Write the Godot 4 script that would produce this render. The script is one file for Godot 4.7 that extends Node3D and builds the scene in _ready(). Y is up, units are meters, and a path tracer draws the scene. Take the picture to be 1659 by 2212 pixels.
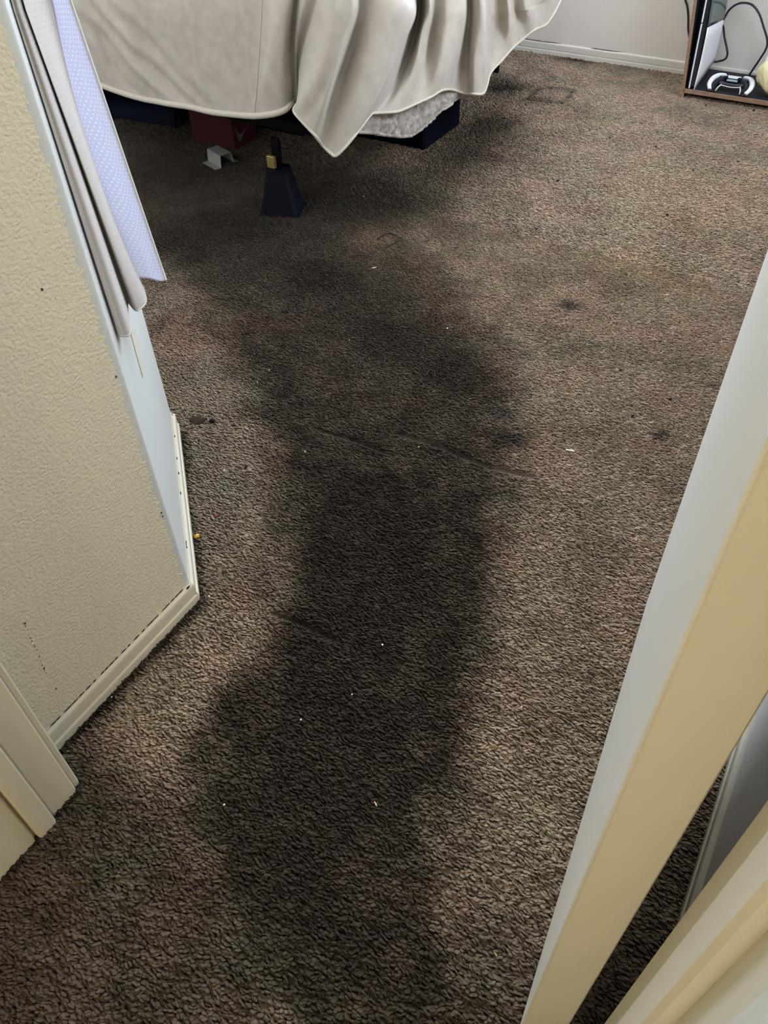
extends Node3D
# A bedroom seen from its doorway: worn brown carpet, a bed under a pale blanket on risers, a media cabinet by the far wall.
# The room's axes: x along the far wall, y up, -z into the room. The camera stands in the doorway at x = 0, z = 0.

const FAR := -3.956
const RIGHT := 0.15
const CEIL := 2.42

var taken := {}
var rng := RandomNumberGenerator.new()
var fine := FastNoiseLite.new()
var broad := FastNoiseLite.new()
var M := {}


func V(x: float, y: float, z: float) -> Vector3:
	return Vector3(x, y, z)


func _ready() -> void:
	rng.seed = 11
	camera_and_light()
	make_noise()
	make_materials()
	build_shell()
	build_carpet()
	build_frame_and_door()
	build_bed()
	build_blanket()
	build_hanging_cloth()
	build_under_bed()
	build_cabinet()
	build_cables()
	build_debris()


func camera_and_light() -> void:
	var cam := Camera3D.new()
	cam.name = "camera"
	cam.transform = Transform3D(Basis(V(0.8594, -0.0252, -0.5106), V(-0.351, 0.697, -0.6252), V(0.3717, 0.7166, 0.5902)).orthonormalized(), V(0, 1.2, 0))
	cam.fov = 65.48
	cam.near = 0.02
	cam.far = 60.0
	add_child(cam)
	cam.current = true
	var we := WorldEnvironment.new()
	we.name = "world_environment"
	var e := Environment.new()
	var sky := Sky.new()
	var sm := ProceduralSkyMaterial.new()
	sm.sky_top_color = Color(0.42, 0.56, 0.85)
	sm.sky_horizon_color = Color(0.75, 0.82, 0.92)
	sm.ground_bottom_color = Color(0.3, 0.28, 0.25)
	sm.ground_horizon_color = Color(0.6, 0.62, 0.62)
	sky.sky_material = sm
	e.background_mode = Environment.BG_SKY
	e.sky = sky
	e.tonemap_mode = Environment.TONE_MAPPER_LINEAR
	e.tonemap_exposure = 1.0
	e.sdfgi_enabled = true
	e.ssao_enabled = true
	e.ssil_enabled = true
	we.environment = e
	add_child(we)
	# daylight through the bedroom window: an area light the size of the opening, just inside the pane
	var day := AreaLight3D.new()
	day.name = "window_daylight"
	day.area_size = Vector2(1.4, 1.15)
	day.light_color = Color(0.86, 0.92, 1.0)
	day.light_energy = 17.0
	day.area_range = 12.0
	day.shadow_enabled = true
	day.position = V(-2.1, 1.55, FAR + 0.01)
	day.rotation.y = PI
	add_child(day)
	# unseen side window, added to brighten the blanket and far carpet
	var side := AreaLight3D.new()
	side.name = "added_side_daylight"
	side.area_size = Vector2(1.0, 1.1)
	side.light_color = Color(0.88, 0.93, 1.0)
	side.light_energy = 4.5
	side.area_range = 12.0
	side.shadow_enabled = true
	side.position = V(RIGHT - 0.01, 1.5, -2.85)
	side.rotation.y = PI / 2
	add_child(side)


# ---------------------------------------------------------------- helpers

func numbered(called: String) -> String:
	var n: int = taken.get(called, 0)
	taken[called] = n + 1
	return called if n == 0 else "%s_%03d" % [called, n]


func tag(o: Node3D, label: String, category: String, group := "", kind := "") -> Node3D:
	if label:
		o.set_meta("label", label)
	if category:
		o.set_meta("category", category)
	if group:
		o.set_meta("group", group)
	if kind:
		o.set_meta("kind", kind)
	return o


func thing(called: String, label: String, category: String, at := Vector3.ZERO, turn := 0.0, group := "") -> Node3D:
	var o := Node3D.new()
	o.name = numbered(called)
	add_child(o)
	o.position = at
	o.rotation.y = turn
	tag(o, label, category, group)
	return o


func flat() -> SurfaceTool:
	var st := SurfaceTool.new()
	st.begin(Mesh.PRIMITIVE_TRIANGLES)
	st.set_smooth_group(-1)
	return st


func soft() -> SurfaceTool:
	var st := SurfaceTool.new()
	st.begin(Mesh.PRIMITIVE_TRIANGLES)
	st.set_smooth_group(0)
	return st


func obj(called: String, st: SurfaceTool, m: Material, parent: Node3D = null) -> MeshInstance3D:
	st.generate_normals()
	var o := MeshInstance3D.new()
	o.mesh = st.commit()
	o.material_override = m
	o.cast_shadow = GeometryInstance3D.SHADOW_CASTING_SETTING_ON
	if parent:
		o.name = called
		parent.add_child(o, true)
	else:
		o.name = numbered(called)
		add_child(o)
	return o


func structure(called: String, st: SurfaceTool, m: Material, label: String, category: String) -> MeshInstance3D:
	var o := obj(called, st, m)
	tag(o, label, category, "", "structure")
	return o


func tri(st: SurfaceTool, a: Vector3, b: Vector3, c: Vector3, mid: Vector3) -> void:
	# front faces run clockwise; turned so that the face looks away from mid
	var n := (b - a).cross(c - a)
	if n.dot((a + b + c) / 3.0 - mid) > 0.0:
		st.add_vertex(a); st.add_vertex(c); st.add_vertex(b)
	else:
		st.add_vertex(a); st.add_vertex(b); st.add_vertex(c)


func quad(st: SurfaceTool, a: Vector3, b: Vector3, c: Vector3, d: Vector3, mid: Vector3) -> void:
	tri(st, a, b, c, mid)
	tri(st, a, c, d, mid)


func add_box(st: SurfaceTool, lo: Vector3, hi: Vector3, bevel := 0.0, x := Transform3D.IDENTITY) -> void:
	var c := (lo + hi) / 2.0
	var h := (hi - lo) / 2.0
	var b := minf(bevel, minf(h.x, minf(h.y, h.z)) * 0.9)
	var mid := x * c
	var at := func(s: Vector3, axis: int) -> Vector3:
		var p := Vector3(s.x * (h.x - b), s.y * (h.y - b), s.z * (h.z - b))
		p[axis] = s[axis] * h[axis]
		return x * (c + p)
	for axis in 3:
		var u := (axis + 1) % 3
		var w := (axis + 2) % 3
		for sg in [-1.0, 1.0]:
			var q := []
			for k in [[-1, -1], [1, -1], [1, 1], [-1, 1]]:
				var s := Vector3()
				s[axis] = sg
				s[u] = k[0]
				s[w] = k[1]
				q.append(at.call(s, axis))
			quad(st, q[0], q[1], q[2], q[3], mid)
	if b <= 0.0:
		return
	for axis in 3:
		var u := (axis + 1) % 3
		var w := (axis + 2) % 3
		for k in [[-1, -1], [1, -1], [1, 1], [-1, 1]]:
			var s0 := Vector3()
			s0[u] = k[0]
			s0[w] = k[1]
			var s1 := s0
			s0[axis] = -1
			s1[axis] = 1
			quad(st, at.call(s0, u), at.call(s1, u), at.call(s1, w), at.call(s0, w), mid)
	for sx in [-1, 1]:
		for sy in [-1, 1]:
			for sz in [-1, 1]:
				var s := Vector3(sx, sy, sz)
				tri(st, at.call(s, 0), at.call(s, 1), at.call(s, 2), mid)


func add_prism(st: SurfaceTool, base: Array, along: Vector3) -> void:
	# a convex polygon pushed along a vector
	var mid := Vector3.ZERO
	for p in base:
		mid += p
	mid = mid / base.size() + along / 2.0
	var n := base.size()
	for i in n:
		var a: Vector3 = base[i]
		var b: Vector3 = base[(i + 1) % n]
		quad(st, a, b, b + along, a + along, mid)
	for i in range(1, n - 1):
		tri(st, base[0], base[i], base[i + 1], mid)
		tri(st, base[0] + along, base[i] + along, base[i + 1] + along, mid)


func add_strip(st: SurfaceTool, rows: Array, closed_u := false) -> void:
	# rows of points joined by quads
	for i in rows.size() - 1:
		var a: PackedVector3Array = rows[i]
		var b: PackedVector3Array = rows[i + 1]
		var n := a.size()
		for j in (n if closed_u else n - 1):
			var k := (j + 1) % n
			st.add_vertex(a[j]); st.add_vertex(b[k]); st.add_vertex(b[j])
			st.add_vertex(a[j]); st.add_vertex(a[k]); st.add_vertex(b[k])


func add_profile(st: SurfaceTool, profile: Array, a: Vector3, b: Vector3, out: Vector3, cut_a := 0.0, cut_b := 0.0) -> void:
	# a moulding: (distance from the wall, height) points run from a to b; cut: how far the ends run on per metre of distance (mitres)
	var run := (b - a).normalized()
	var ra := []
	var rb := []
	for p in profile:
		ra.append(a + out * p.x + Vector3.UP * p.y - run * p.x * cut_a)
		rb.append(b + out * p.x + Vector3.UP * p.y + run * p.x * cut_b)
	var mid := (a + b) / 2.0 + out * 0.003 + Vector3.UP * 0.02
	var n := ra.size()
	for i in n:
		var k := (i + 1) % n
		quad(st, ra[i], rb[i], rb[k], ra[k], mid)
	for i in range(1, n - 1):
		tri(st, ra[0], ra[i], ra[i + 1], mid)
		tri(st, rb[0], rb[i], rb[i + 1], mid)


func smooth_line(pts: Array, per := 6) -> PackedVector3Array:
	var out := PackedVector3Array()
	var n := pts.size()
	for i in n - 1:
		var p0: Vector3 = pts[maxi(i - 1, 0)]
		var p1: Vector3 = pts[i]
		var p2: Vector3 = pts[i + 1]
		var p3: Vector3 = pts[mini(i + 2, n - 1)]
		for k in per:
			out.append(p1.cubic_interpolate(p2, p0, p3, float(k) / per))
	out.append(pts[n - 1])
	return out


func add_tube(st: SurfaceTool, pts: PackedVector3Array, r: float, sides := 7, r_end := -1.0) -> void:
	var rows := []
	var side := Vector3.UP
	for i in pts.size():
		var d := (pts[mini(i + 1, pts.size() - 1)] - pts[maxi(i - 1, 0)]).normalized()
		if absf(d.dot(side)) > 0.95:
			side = Vector3.RIGHT
		var u := d.cross(side).normalized()
		var w := d.cross(u).normalized()
		side = -w
		var rr := r if r_end < 0.0 else lerpf(r, r_end, float(i) / (pts.size() - 1))
		var ring := PackedVector3Array()
		for k in sides:
			var t := TAU * k / sides
			ring.append(pts[i] + (u * cos(t) + w * sin(t)) * rr)
		rows.append(ring)
	add_strip(st, rows, true)
	for e in [0, pts.size() - 1]:
		var ring: PackedVector3Array = rows[e]
		for k in range(1, sides - 1):
			tri(st, ring[0], ring[k], ring[k + 1], pts[1] if e == 0 else pts[pts.size() - 2])


func add_lump(st: SurfaceTool, c: Vector3, r: Vector3, rough := 0.25, rings := 6, sides := 8, turn := 0.0) -> void:
	# an irregular ellipsoid
	var rows := []
	var s := rng.randf() * 100.0
	for i in rings + 1:
		var a := PI * i / rings
		var ring := PackedVector3Array()
		for k in sides:
			var t := TAU * k / sides
			var d := V(sin(a) * cos(t), cos(a), sin(a) * sin(t))
			var f := 1.0 + rough * fine.get_noise_3d(d.x * 40.0 + s, d.y * 40.0, d.z * 40.0) * 2.0
			ring.append(c + (d * r * f).rotated(Vector3.UP, turn))
		rows.append(ring)
	add_strip(st, rows, true)


# ---------------------------------------------------------------- materials

func make_noise() -> void:
	fine.seed = 3
	fine.noise_type = FastNoiseLite.TYPE_SIMPLEX
	fine.frequency = 0.05
	broad.seed = 8
	broad.noise_type = FastNoiseLite.TYPE_SIMPLEX
	broad.fractal_octaves = 4
	broad.frequency = 1.0


func mat(called: String, c: Color, rough := 0.6, metal := 0.0) -> StandardMaterial3D:
	var m := StandardMaterial3D.new()
	m.resource_name = called
	m.albedo_color = c
	m.roughness = rough
	m.metallic = metal
	M[called] = m
	return m


func noise_tex(freq: float, size: int, normal: bool, strength := 4.0, kind := FastNoiseLite.TYPE_SIMPLEX_SMOOTH, octaves := 3, ramp: Gradient = null, sd := 1) -> NoiseTexture2D:
	var n := FastNoiseLite.new()
	n.seed = sd
	n.noise_type = kind
	n.frequency = freq
	n.fractal_octaves = octaves
	var t := NoiseTexture2D.new()
	t.width = size
	t.height = size
	t.seamless = true
	t.noise = n
	t.as_normal_map = normal
	t.bump_strength = strength
	if ramp:
		t.color_ramp = ramp
	return t


func ramp2(a: Color, b: Color) -> Gradient:
	var g := Gradient.new()
	g.set_color(0, a)
	g.set_color(1, b)
	return g


func relief(m: StandardMaterial3D, tex: Texture2D, per_metre: float, scale := 1.0) -> void:
	m.normal_enabled = true
	m.normal_texture = tex
	m.normal_scale = scale
	m.uv1_triplanar = true
	m.uv1_world_triplanar = true
	m.uv1_scale = Vector3.ONE * per_metre


func c8(r: int, g: int, b: int) -> Color:
	return Color8(r, g, b)


func make_materials() -> void:
	var peel := noise_tex(0.05, 512, true, 6.0, FastNoiseLite.TYPE_SIMPLEX, 2)
	var brush := noise_tex(0.03, 512, true, 2.0, FastNoiseLite.TYPE_SIMPLEX_SMOOTH, 4, null, 5)
	var m := mat("textured_paint", c8(222, 213, 187), 0.62)
	relief(m, peel, 4.6, 0.36)
	m = mat("wall_paint", c8(212, 205, 197), 0.6)
	relief(m, peel, 4.6, 0.1)
	m = mat("corner_paint", c8(206, 207, 201), 0.5)
	relief(m, brush, 6.0, 0.25)
	m = mat("trim_paint", c8(214, 206, 184), 0.45)
	relief(m, brush, 8.0, 0.25)
	m = mat("far_trim", c8(206, 200, 190), 0.5)
	m = mat("door_paint", c8(226, 225, 216), 0.35)
	relief(m, brush, 4.0, 0.12)
	m = mat("jamb_paint", c8(214, 209, 190), 0.45)
	relief(m, brush, 8.0, 0.15)
	mat("ceiling_paint", c8(232, 230, 224), 0.8)
	mat("grime", c8(46, 40, 34), 0.9)
	mat("dust", c8(112, 100, 88), 0.9)
	var plush := noise_tex(0.06, 512, true, 3.0, FastNoiseLite.TYPE_SIMPLEX, 4, null, 9)
	m = mat("blanket", c8(186, 177, 163), 0.95)
	m.albedo_texture = noise_tex(0.006, 512, false, 1.0, FastNoiseLite.TYPE_SIMPLEX_SMOOTH, 4, ramp2(Color(0.90, 0.89, 0.90), Color(1, 1, 1)), 12)
	relief(m, plush, 5.0, 0.3)
	m.rim_enabled = true
	m.rim = 0.45
	m.rim_tint = 0.4
	m = mat("blanket_hem", c8(196, 187, 171), 0.95)
	relief(m, plush, 12.0, 0.4)
	m = mat("fleece", c8(205, 196, 182), 1.0)
	relief(m, plush, 3.0, 0.5)
	m.albedo_texture = noise_tex(0.022, 512, false, 1.0, FastNoiseLite.TYPE_SIMPLEX_SMOOTH, 4, ramp2(Color(0.55, 0.54, 0.54), Color(1, 1, 1)), 21)
	mat("mattress", c8(205, 200, 192), 0.9)
	m = mat("navy_cloth", c8(9, 11, 22), 0.9)
	m.metallic_specular = 0.15
	relief(m, plush, 14.0, 0.3)
	m = mat("black_plastic", c8(10, 13, 24), 0.55)
	m.metallic_specular = 0.25
	m = mat("black_metal", c8(9, 9, 13), 0.6, 0.0)
	m.metallic_specular = 0.2
	mat("brass", c8(160, 138, 88), 0.4, 0.6)
	mat("zinc", c8(158, 156, 148), 0.5, 0.2)
	mat("red_card", c8(64, 3, 10), 0.85)
	mat("logo_white", c8(190, 188, 190), 0.7)
	mat("tick_grey", c8(96, 88, 96), 0.7)
	m = mat("blue_plastic", c8(8, 15, 36), 0.5)
	m.metallic_specular = 0.2
	m = mat("shaded_cloth", c8(255, 255, 255), 0.9)
	m.albedo_texture = dots(c8(186, 178, 170), c8(158, 149, 146), 5)  # the cloth's shaded folds: shade painted into ground and dots
	m.backlight_enabled = true
	m.backlight = Color(0.3, 0.29, 0.3)
	m = mat("backlit_cloth", c8(255, 255, 255), 0.85)
	m.albedo_texture = dots(c8(212, 211, 222), c8(250, 250, 255), 11)  # same cloth, with the light from behind painted into ground and dots
	m.backlight_enabled = true
	m.backlight = Color(0.8, 0.8, 0.86)
	m.uv1_scale = V(1, 1, 1)
	mat("cord", c8(24, 27, 36), 0.5)
	mat("laminate_dark", c8(15, 17, 26), 0.7)
	m = mat("wood_edge", c8(150, 120, 98), 0.6)
	m.albedo_texture = noise_tex(0.02, 256, false, 1.0, FastNoiseLite.TYPE_SIMPLEX, 3, ramp2(Color(0.75, 0.72, 0.7), Color(1, 1, 1)), 30)
	m.uv1_triplanar = true
	m.uv1_scale = V(3, 40, 3)
	mat("console_white", c8(222, 223, 226), 0.5)
	mat("console_reflection", c8(72, 88, 86), 0.12)  # upper shell: a dark green reflection painted as its colour
	mat("console_black", c8(12, 15, 28), 0.3)
	mat("pad_grey", c8(128, 146, 148), 0.4)
	m = mat("pale_yellow", c8(232, 222, 176), 0.8)
	relief(m, plush, 10.0, 1.0)
	m.backlight_enabled = true
	m.backlight = Color(0.4, 0.36, 0.2)
	mat("bag_white", c8(245, 245, 240), 0.5)
	mat("crumb_white", c8(240, 236, 224), 0.6)
	mat("crumb_dark", c8(22, 18, 16), 0.9)
	mat("leaf_brown", c8(40, 30, 20), 0.95)
	mat("pellet_yellow", c8(216, 170, 40), 0.5)
	mat("sliver_tan", c8(206, 176, 138), 0.7)
	mat("red_thread", c8(130, 40, 36), 0.8)
	m = mat("lamp_glass", c8(255, 236, 205), 0.4)
	m.emission_enabled = true
	m.emission = Color(1.0, 0.84, 0.6)
	m.emission_energy_multiplier = 1.2
	m = mat("pane", Color(0.9, 0.95, 1.0, 0.06), 0.02)
	m.transparency = BaseMaterial3D.TRANSPARENCY_ALPHA
	m = mat("carpet_back", Color(1, 1, 1), 1.0)
	m.vertex_color_use_as_albedo = true
	m.metallic_specular = 0.1
	m = mat("carpet_yarn", Color(1, 1, 1), 1.0)
	m.vertex_color_use_as_albedo = true
	m.metallic_specular = 0.15


func dots(ground: Color, dot: Color, size: int) -> ImageTexture:
	# rows of knit holes; alternate rows shifted
	var n := 256
	var im := Image.create(n, n, false, Image.FORMAT_RGB8)
	im.fill(ground)
	var step := 16
	for j in n / step:
		for i in n / step:
			var cx := i * step + (step / 2 if j % 2 else 0) + 4
			var cy := j * step + 8
			for dy in range(-3, 4):
				for dx in range(-2, 3):
					if dx * dx * 2 + dy * dy < size:
						im.set_pixel((cx + dx + n) % n, (cy + dy + n) % n, dot)
	return ImageTexture.create_from_image(im)


# ---------------------------------------------------------------- the setting

const SKIRT := [Vector2(0, 0.046), Vector2(0.0035, 0.047), Vector2(0.0075, 0.043), Vector2(0.0085, 0.039), Vector2(0.0085, 0.019), Vector2(0.0065, 0.0175), Vector2(0.0065, 0.0155), Vector2(0.0105, 0.014), Vector2(0.011, 0.010), Vector2(0.011, -0.014), Vector2(0, -0.014)]


func build_shell() -> void:
	var st := flat()
	# far wall with its window opening
	add_box(st, V(-3.6, -0.1, FAR - 0.13), V(0.3, 0.95, FAR))
	add_box(st, V(-3.6, 2.12, FAR - 0.13), V(0.3, CEIL + 0.1, FAR))
	add_box(st, V(-3.6, 0.95, FAR - 0.13), V(-2.82, 2.12, FAR))
	add_box(st, V(-1.38, 0.95, FAR - 0.13), V(0.3, 2.12, FAR))
	var far_wall := structure("wall_far", st, M.wall_paint, "far bedroom wall painted off-white behind the bed and the media cabinet", "wall")
	st = flat()
	add_box(st, V(RIGHT, -0.1, FAR - 0.13), V(RIGHT + 0.12, 0.95, -0.1))
	add_box(st, V(RIGHT, 2.05, FAR - 0.13), V(RIGHT + 0.12, CEIL + 0.1, -0.1))
	add_box(st, V(RIGHT, 0.95, FAR - 0.13), V(RIGHT + 0.12, 2.05, -3.35))
	add_box(st, V(RIGHT, 0.95, -2.35), V(RIGHT + 0.12, 2.05, -0.1))
	structure("wall_right", st, M.wall_paint, "bedroom side wall seen as a grey sliver behind the open door", "wall")
	st = flat()
	add_box(st, V(-3.6, -0.1, FAR), V(-3.48, CEIL + 0.1, -0.86))
	structure("wall_beyond_bed", st, M.wall_paint, "bedroom wall at the head of the bed", "wall")
	st = flat()
	add_box(st, V(-3.6, -0.1, -0.981), V(-1.235, CEIL + 0.1, -0.86))
	structure("wall_closet", st, M.wall_paint, "wall running off behind the angled corner with the hanging cloth", "wall")
	# the angled piece, smooth paint, with rounded corners
	st = soft()
	var plan := PackedVector3Array()
	plan.append(V(-0.90, 0, -0.56))
	plan.append(V(-0.8235, 0, -0.56))
	for k in 7:
		var a := PI / 4 * k / 6.0
		plan.append(V(-0.8375 + 0.014 * cos(a), 0, -0.6067 - 0.014 * sin(a)))
	for k in 6:
		var a := PI / 4 + PI / 4 * k / 5.0
		plan.append(V(-1.1978 + 0.014 * cos(a), 0, -0.967 - 0.014 * sin(a)))
	plan.append(V(-1.26, 0, -0.981))
	plan.append(V(-1.26, 0, -0.90))
	var rows := []
	for y in [-0.1, 0.6, 1.3, CEIL + 0.1]:
		var row := PackedVector3Array()
		for p in plan:
			row.append(p + V(0, y, 0))
		rows.append(row)
	add_strip(st, rows, true)
	var angled := structure("wall_angled", st, M.corner_paint, "narrow angled wall with smooth whitish paint where the cloth hangs", "wall")
	# the near left wall and its skim of orange-peel texture that ends in a ragged edge at the corner
	st = flat()
	add_box(st, V(-0.95, -0.1, -0.60), V(-0.8245, CEIL + 0.1, -0.222))
	var near := structure("wall_left", st, M.corner_paint, "cream orange-peel textured wall at the left beside the doorway", "wall")
	st = flat()
	var back := []
	var front := []
	var n := 420
	for i in n + 1:
		var y := -0.02 + 1.45 * i / n
		var ragged := -0.6000 + 0.0050 * fine.get_noise_1d(y * 900.0) + 0.0070 * fine.get_noise_1d(y * 5200.0 + 40.0)
		front.append(PackedVector3Array([V(-0.8228, y, -0.223), V(-0.8228, y, ragged + 0.0015), V(-0.8245, y, ragged)]))
	add_strip(st, front)
	obj("texture_coat", st, M.textured_paint, near)
	# ceiling and hallway
	st = flat()
	add_box(st, V(-3.7, CEIL, FAR - 0.13), V(1.2, CEIL + 0.1, 2.4))
	structure("ceiling", st, M.ceiling_paint, "white ceiling over the bedroom and the hallway", "ceiling")
	st = flat()
	add_box(st, V(-1.25, -0.1, -0.222), V(-0.757, CEIL + 0.1, -0.10))
	add_box(st, V(0.09, -0.1, -0.222), V(1.2, CEIL + 0.1, -0.10))
	add_box(st, V(-0.757, 2.06, -0.222), V(0.09, CEIL + 0.1, -0.10))
	structure("wall_doorway", st, M.wall_paint, "wall the bedroom door is set in", "wall")
	st = flat()
	add_box(st, V(-1.35, -0.1, -0.10), V(-1.23, CEIL + 0.1, 2.3))
	add_box(st, V(1.08, -0.1, -0.10), V(1.2, CEIL + 0.1, 2.3))
	add_box(st, V(-1.35, -0.1, 2.2), V(1.2, CEIL + 0.1, 2.32))
	structure("wall_hall", st, M.textured_paint, "hallway walls around the doorway", "wall")
	# skirtings
	st = flat()
	add_profile(st, SKIRT, V(-0.823, 0, -0.222), V(-0.823, 0, -0.612), V(1, 0, 0), 0.0, 0.4142)
	structure("baseboard_left", st, M.trim_paint, "cream baseboard along the textured wall by the doorway", "baseboard")
	st = flat()
	var o45 := V(0.70711, 0, -0.70711)
	add_profile(st, SKIRT, V(-0.823, 0, -0.612), V(-1.192, 0, -0.981), o45, 0.4142, 0.4142)
	structure("baseboard_angled", st, M.trim_paint, "chipped cream baseboard along the angled wall under the cloth", "baseboard")
	st = flat()
	add_profile(st, SKIRT, V(-1.192, 0, -0.981), V(-3.48, 0, -0.981), V(0, 0, -1), 0.4142, 0.0)
	structure("baseboard_closet", st, M.trim_paint, "baseboard turning away at the end of the angled wall", "baseboard")
	st = flat()
	add_profile(st, SKIRT, V(-3.48, 0, FAR), V(RIGHT, 0, FAR), V(0, 0, 1))
	structure("baseboard_far", st, M.far_trim, "painted baseboard along the far wall between bed and cabinet", "baseboard")
	st = flat()
	add_profile(st, SKIRT, V(RIGHT, 0, FAR), V(RIGHT, 0, -0.23), V(-1, 0, 0))
	structure("baseboard_right", st, M.trim_paint, "baseboard in the dark gap behind the open door", "baseboard")
	# a peeling run of old paint down the angled wall
	var peel := flat()
	var le := [V(-0.976, 0.463, -0.765), V(-0.969, 0.421, -0.758), V(-0.967, 0.375, -0.756)]
	var ri := [V(-1.021, 0.423, -0.81), V(-1.004, 0.39, -0.793), V(-0.978, 0.366, -0.767)]
	for i in 2:
		add_prism(peel, [le[i], ri[i], ri[i + 1], le[i + 1]], o45 * 0.0016)
	obj("peeled_paint", peel, M.trim_paint, angled)
	# gaps and dirt along the top of the skirtings
	var dirt := soft()
	for k in 26:
		var z := -0.235 - 0.365 * (k + rng.randf()) / 26.0
		var long := rng.randf_range(0.004, 0.012)
		add_lump(dirt, V(-0.8215, 0.0472, z), V(0.0011, 0.0006, long * 0.8), 0.4, 4, 6)
	for k in 9:
		var t := rng.randf()
		add_lump(dirt, V(-0.823, 0.0466, -0.612).lerp(V(-1.192, 0.0466, -0.981), t) + o45 * 0.003, V(0.0012, 0.0007, 0.006), 0.4, 4, 6, PI / 4)
	add_lump(dirt, V(-0.8215, 0.047, -0.236), V(0.003, 0.003, 0.008), 0.4, 5, 7)
	add_lump(dirt, V(-0.818, 0.045, -0.603), V(0.002, 0.002, 0.006), 0.4, 5, 7)
	obj("grime_line", dirt, M.grime, near)
	dirt = soft()
	for k in 9:
		var x: float = [-2.04, -1.98, -1.90, -1.70, -1.62, -1.55, -1.48, -1.24, -1.2][k]
		add_lump(dirt, V(x, 0.0478, FAR + 0.003), V(0.05, 0.0012, 0.004), 0.5, 4, 6)
	obj("grime_line", dirt, M.dust, far_wall)
	# specks on the textured wall
	dirt = soft()
	for k in 16:
		var t := k / 15.0
		add_lump(dirt, V(-0.8222, lerpf(0.272, 0.150, t) + rng.randf_range(-0.003, 0.003), lerpf(-0.315, -0.305, t) + rng.randf_range(-0.0015, 0.0015)), V(0.0006, 0.0006, 0.0006) * rng.randf_range(0.8, 1.7), 0.2, 4, 6)
	for p in [V(-0.8222, 0.699, -0.535), V(-0.8222, 0.107, -0.306), V(-0.8222, 0.27, -0.316), V(-0.8222, 0.527, -0.599), V(-0.8222, 0.245, -0.601), V(-0.8222, 0.236, -0.601), V(-0.8222, 0.165, -0.306)]:
		add_lump(dirt, p, V(0.0008, 0.0022, 0.0012), 0.3, 5, 7)
	obj("fly_speck", dirt, M.grime, near)
	# window: frame, sash bars and panes in the far wall over the bed
	var w := thing("window_1", "white framed bedroom window over the far side of the bed", "window", V(-2.1, 0.95, FAR - 0.07))
	w.set_meta("kind", "structure")
	st = flat()
	add_box(st, V(-0.72, 0, -0.03), V(0.72, 0.05, 0.03), 0.004)
	add_box(st, V(-0.72, 1.12, -0.03), V(0.72, 1.17, 0.03), 0.004)
	add_box(st, V(-0.72, 0, -0.03), V(-0.67, 1.17, 0.03), 0.004)
	add_box(st, V(0.67, 0, -0.03), V(0.72, 1.17, 0.03), 0.004)
	add_box(st, V(-0.025, 0.05, -0.02), V(0.025, 1.12, 0.02), 0.004)
	obj("window_frame", st, M.door_paint, w)
	for s in [-1, 1]:
		st = flat()
		add_box(st, V(s * 0.3475 - 0.3225, 0.05, -0.003), V(s * 0.3475 + 0.3225, 1.12, 0.003))
		obj("pane", st, M.pane, w)
	w = thing("window_2", "unseen white framed window added in the side wall to brighten the bed", "window", V(RIGHT + 0.06, 0.95, -2.85))  # added, out of view, for extra daylight
	w.set_meta("kind", "structure")
	st = flat()
	add_box(st, V(-0.03, 0, -0.5), V(0.03, 0.05, 0.5), 0.004)
	add_box(st, V(-0.03, 1.05, -0.5), V(0.03, 1.1, 0.5), 0.004)
	add_box(st, V(-0.03, 0, -0.5), V(0.03, 1.1, -0.45), 0.004)
	add_box(st, V(-0.03, 0, 0.45), V(0.03, 1.1, 0.5), 0.004)
	add_box(st, V(-0.02, 0.05, -0.02), V(0.02, 1.05, 0.02), 0.004)
	obj("window_frame", st, M.door_paint, w)
	for s in [-1, 1]:
		st = flat()
		add_box(st, V(-0.003, 0.05, s * 0.235 - 0.215), V(0.003, 1.05, s * 0.235 + 0.215))
		obj("pane", st, M.pane, w)
	# hallway ceiling lamp behind the camera
	var lamp := thing("hall_ceiling_lamp", "round frosted ceiling lamp lighting the hallway", "lamp", V(-0.1, CEIL, 1.7))
	st = soft()
	rows = []
	for i in 9:
		var a := PI / 2 * i / 8.0
		var ring := PackedVector3Array()
		for k in 24:
			ring.append(V(0.15 * cos(a) * cos(TAU * k / 24), -0.02 - 0.07 * sin(a), 0.15 * cos(a) * sin(TAU * k / 24)))
		rows.append(ring)
	add_strip(st, rows, true)
	obj("lamp_glass", st, M.lamp_glass, lamp)
	st = flat()
	add_box(st, V(-0.16, -0.02, -0.16), V(0.16, 0, 0.16), 0.005)
	obj("base", st, M.door_paint, lamp)
	var l := OmniLight3D.new()
	l.name = "hall_light"
	l.light_color = Color(1.0, 0.955, 0.86)
	l.light_energy = HALL
	l.light_size = 0.12
	l.omni_range = 12.0
	l.omni_attenuation = 2.0
	l.shadow_enabled = true
	l.position = V(0, -0.14, 0)
	lamp.add_child(l)


# ---------------------------------------------------------------- carpet

const HALL := 1.5
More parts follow.
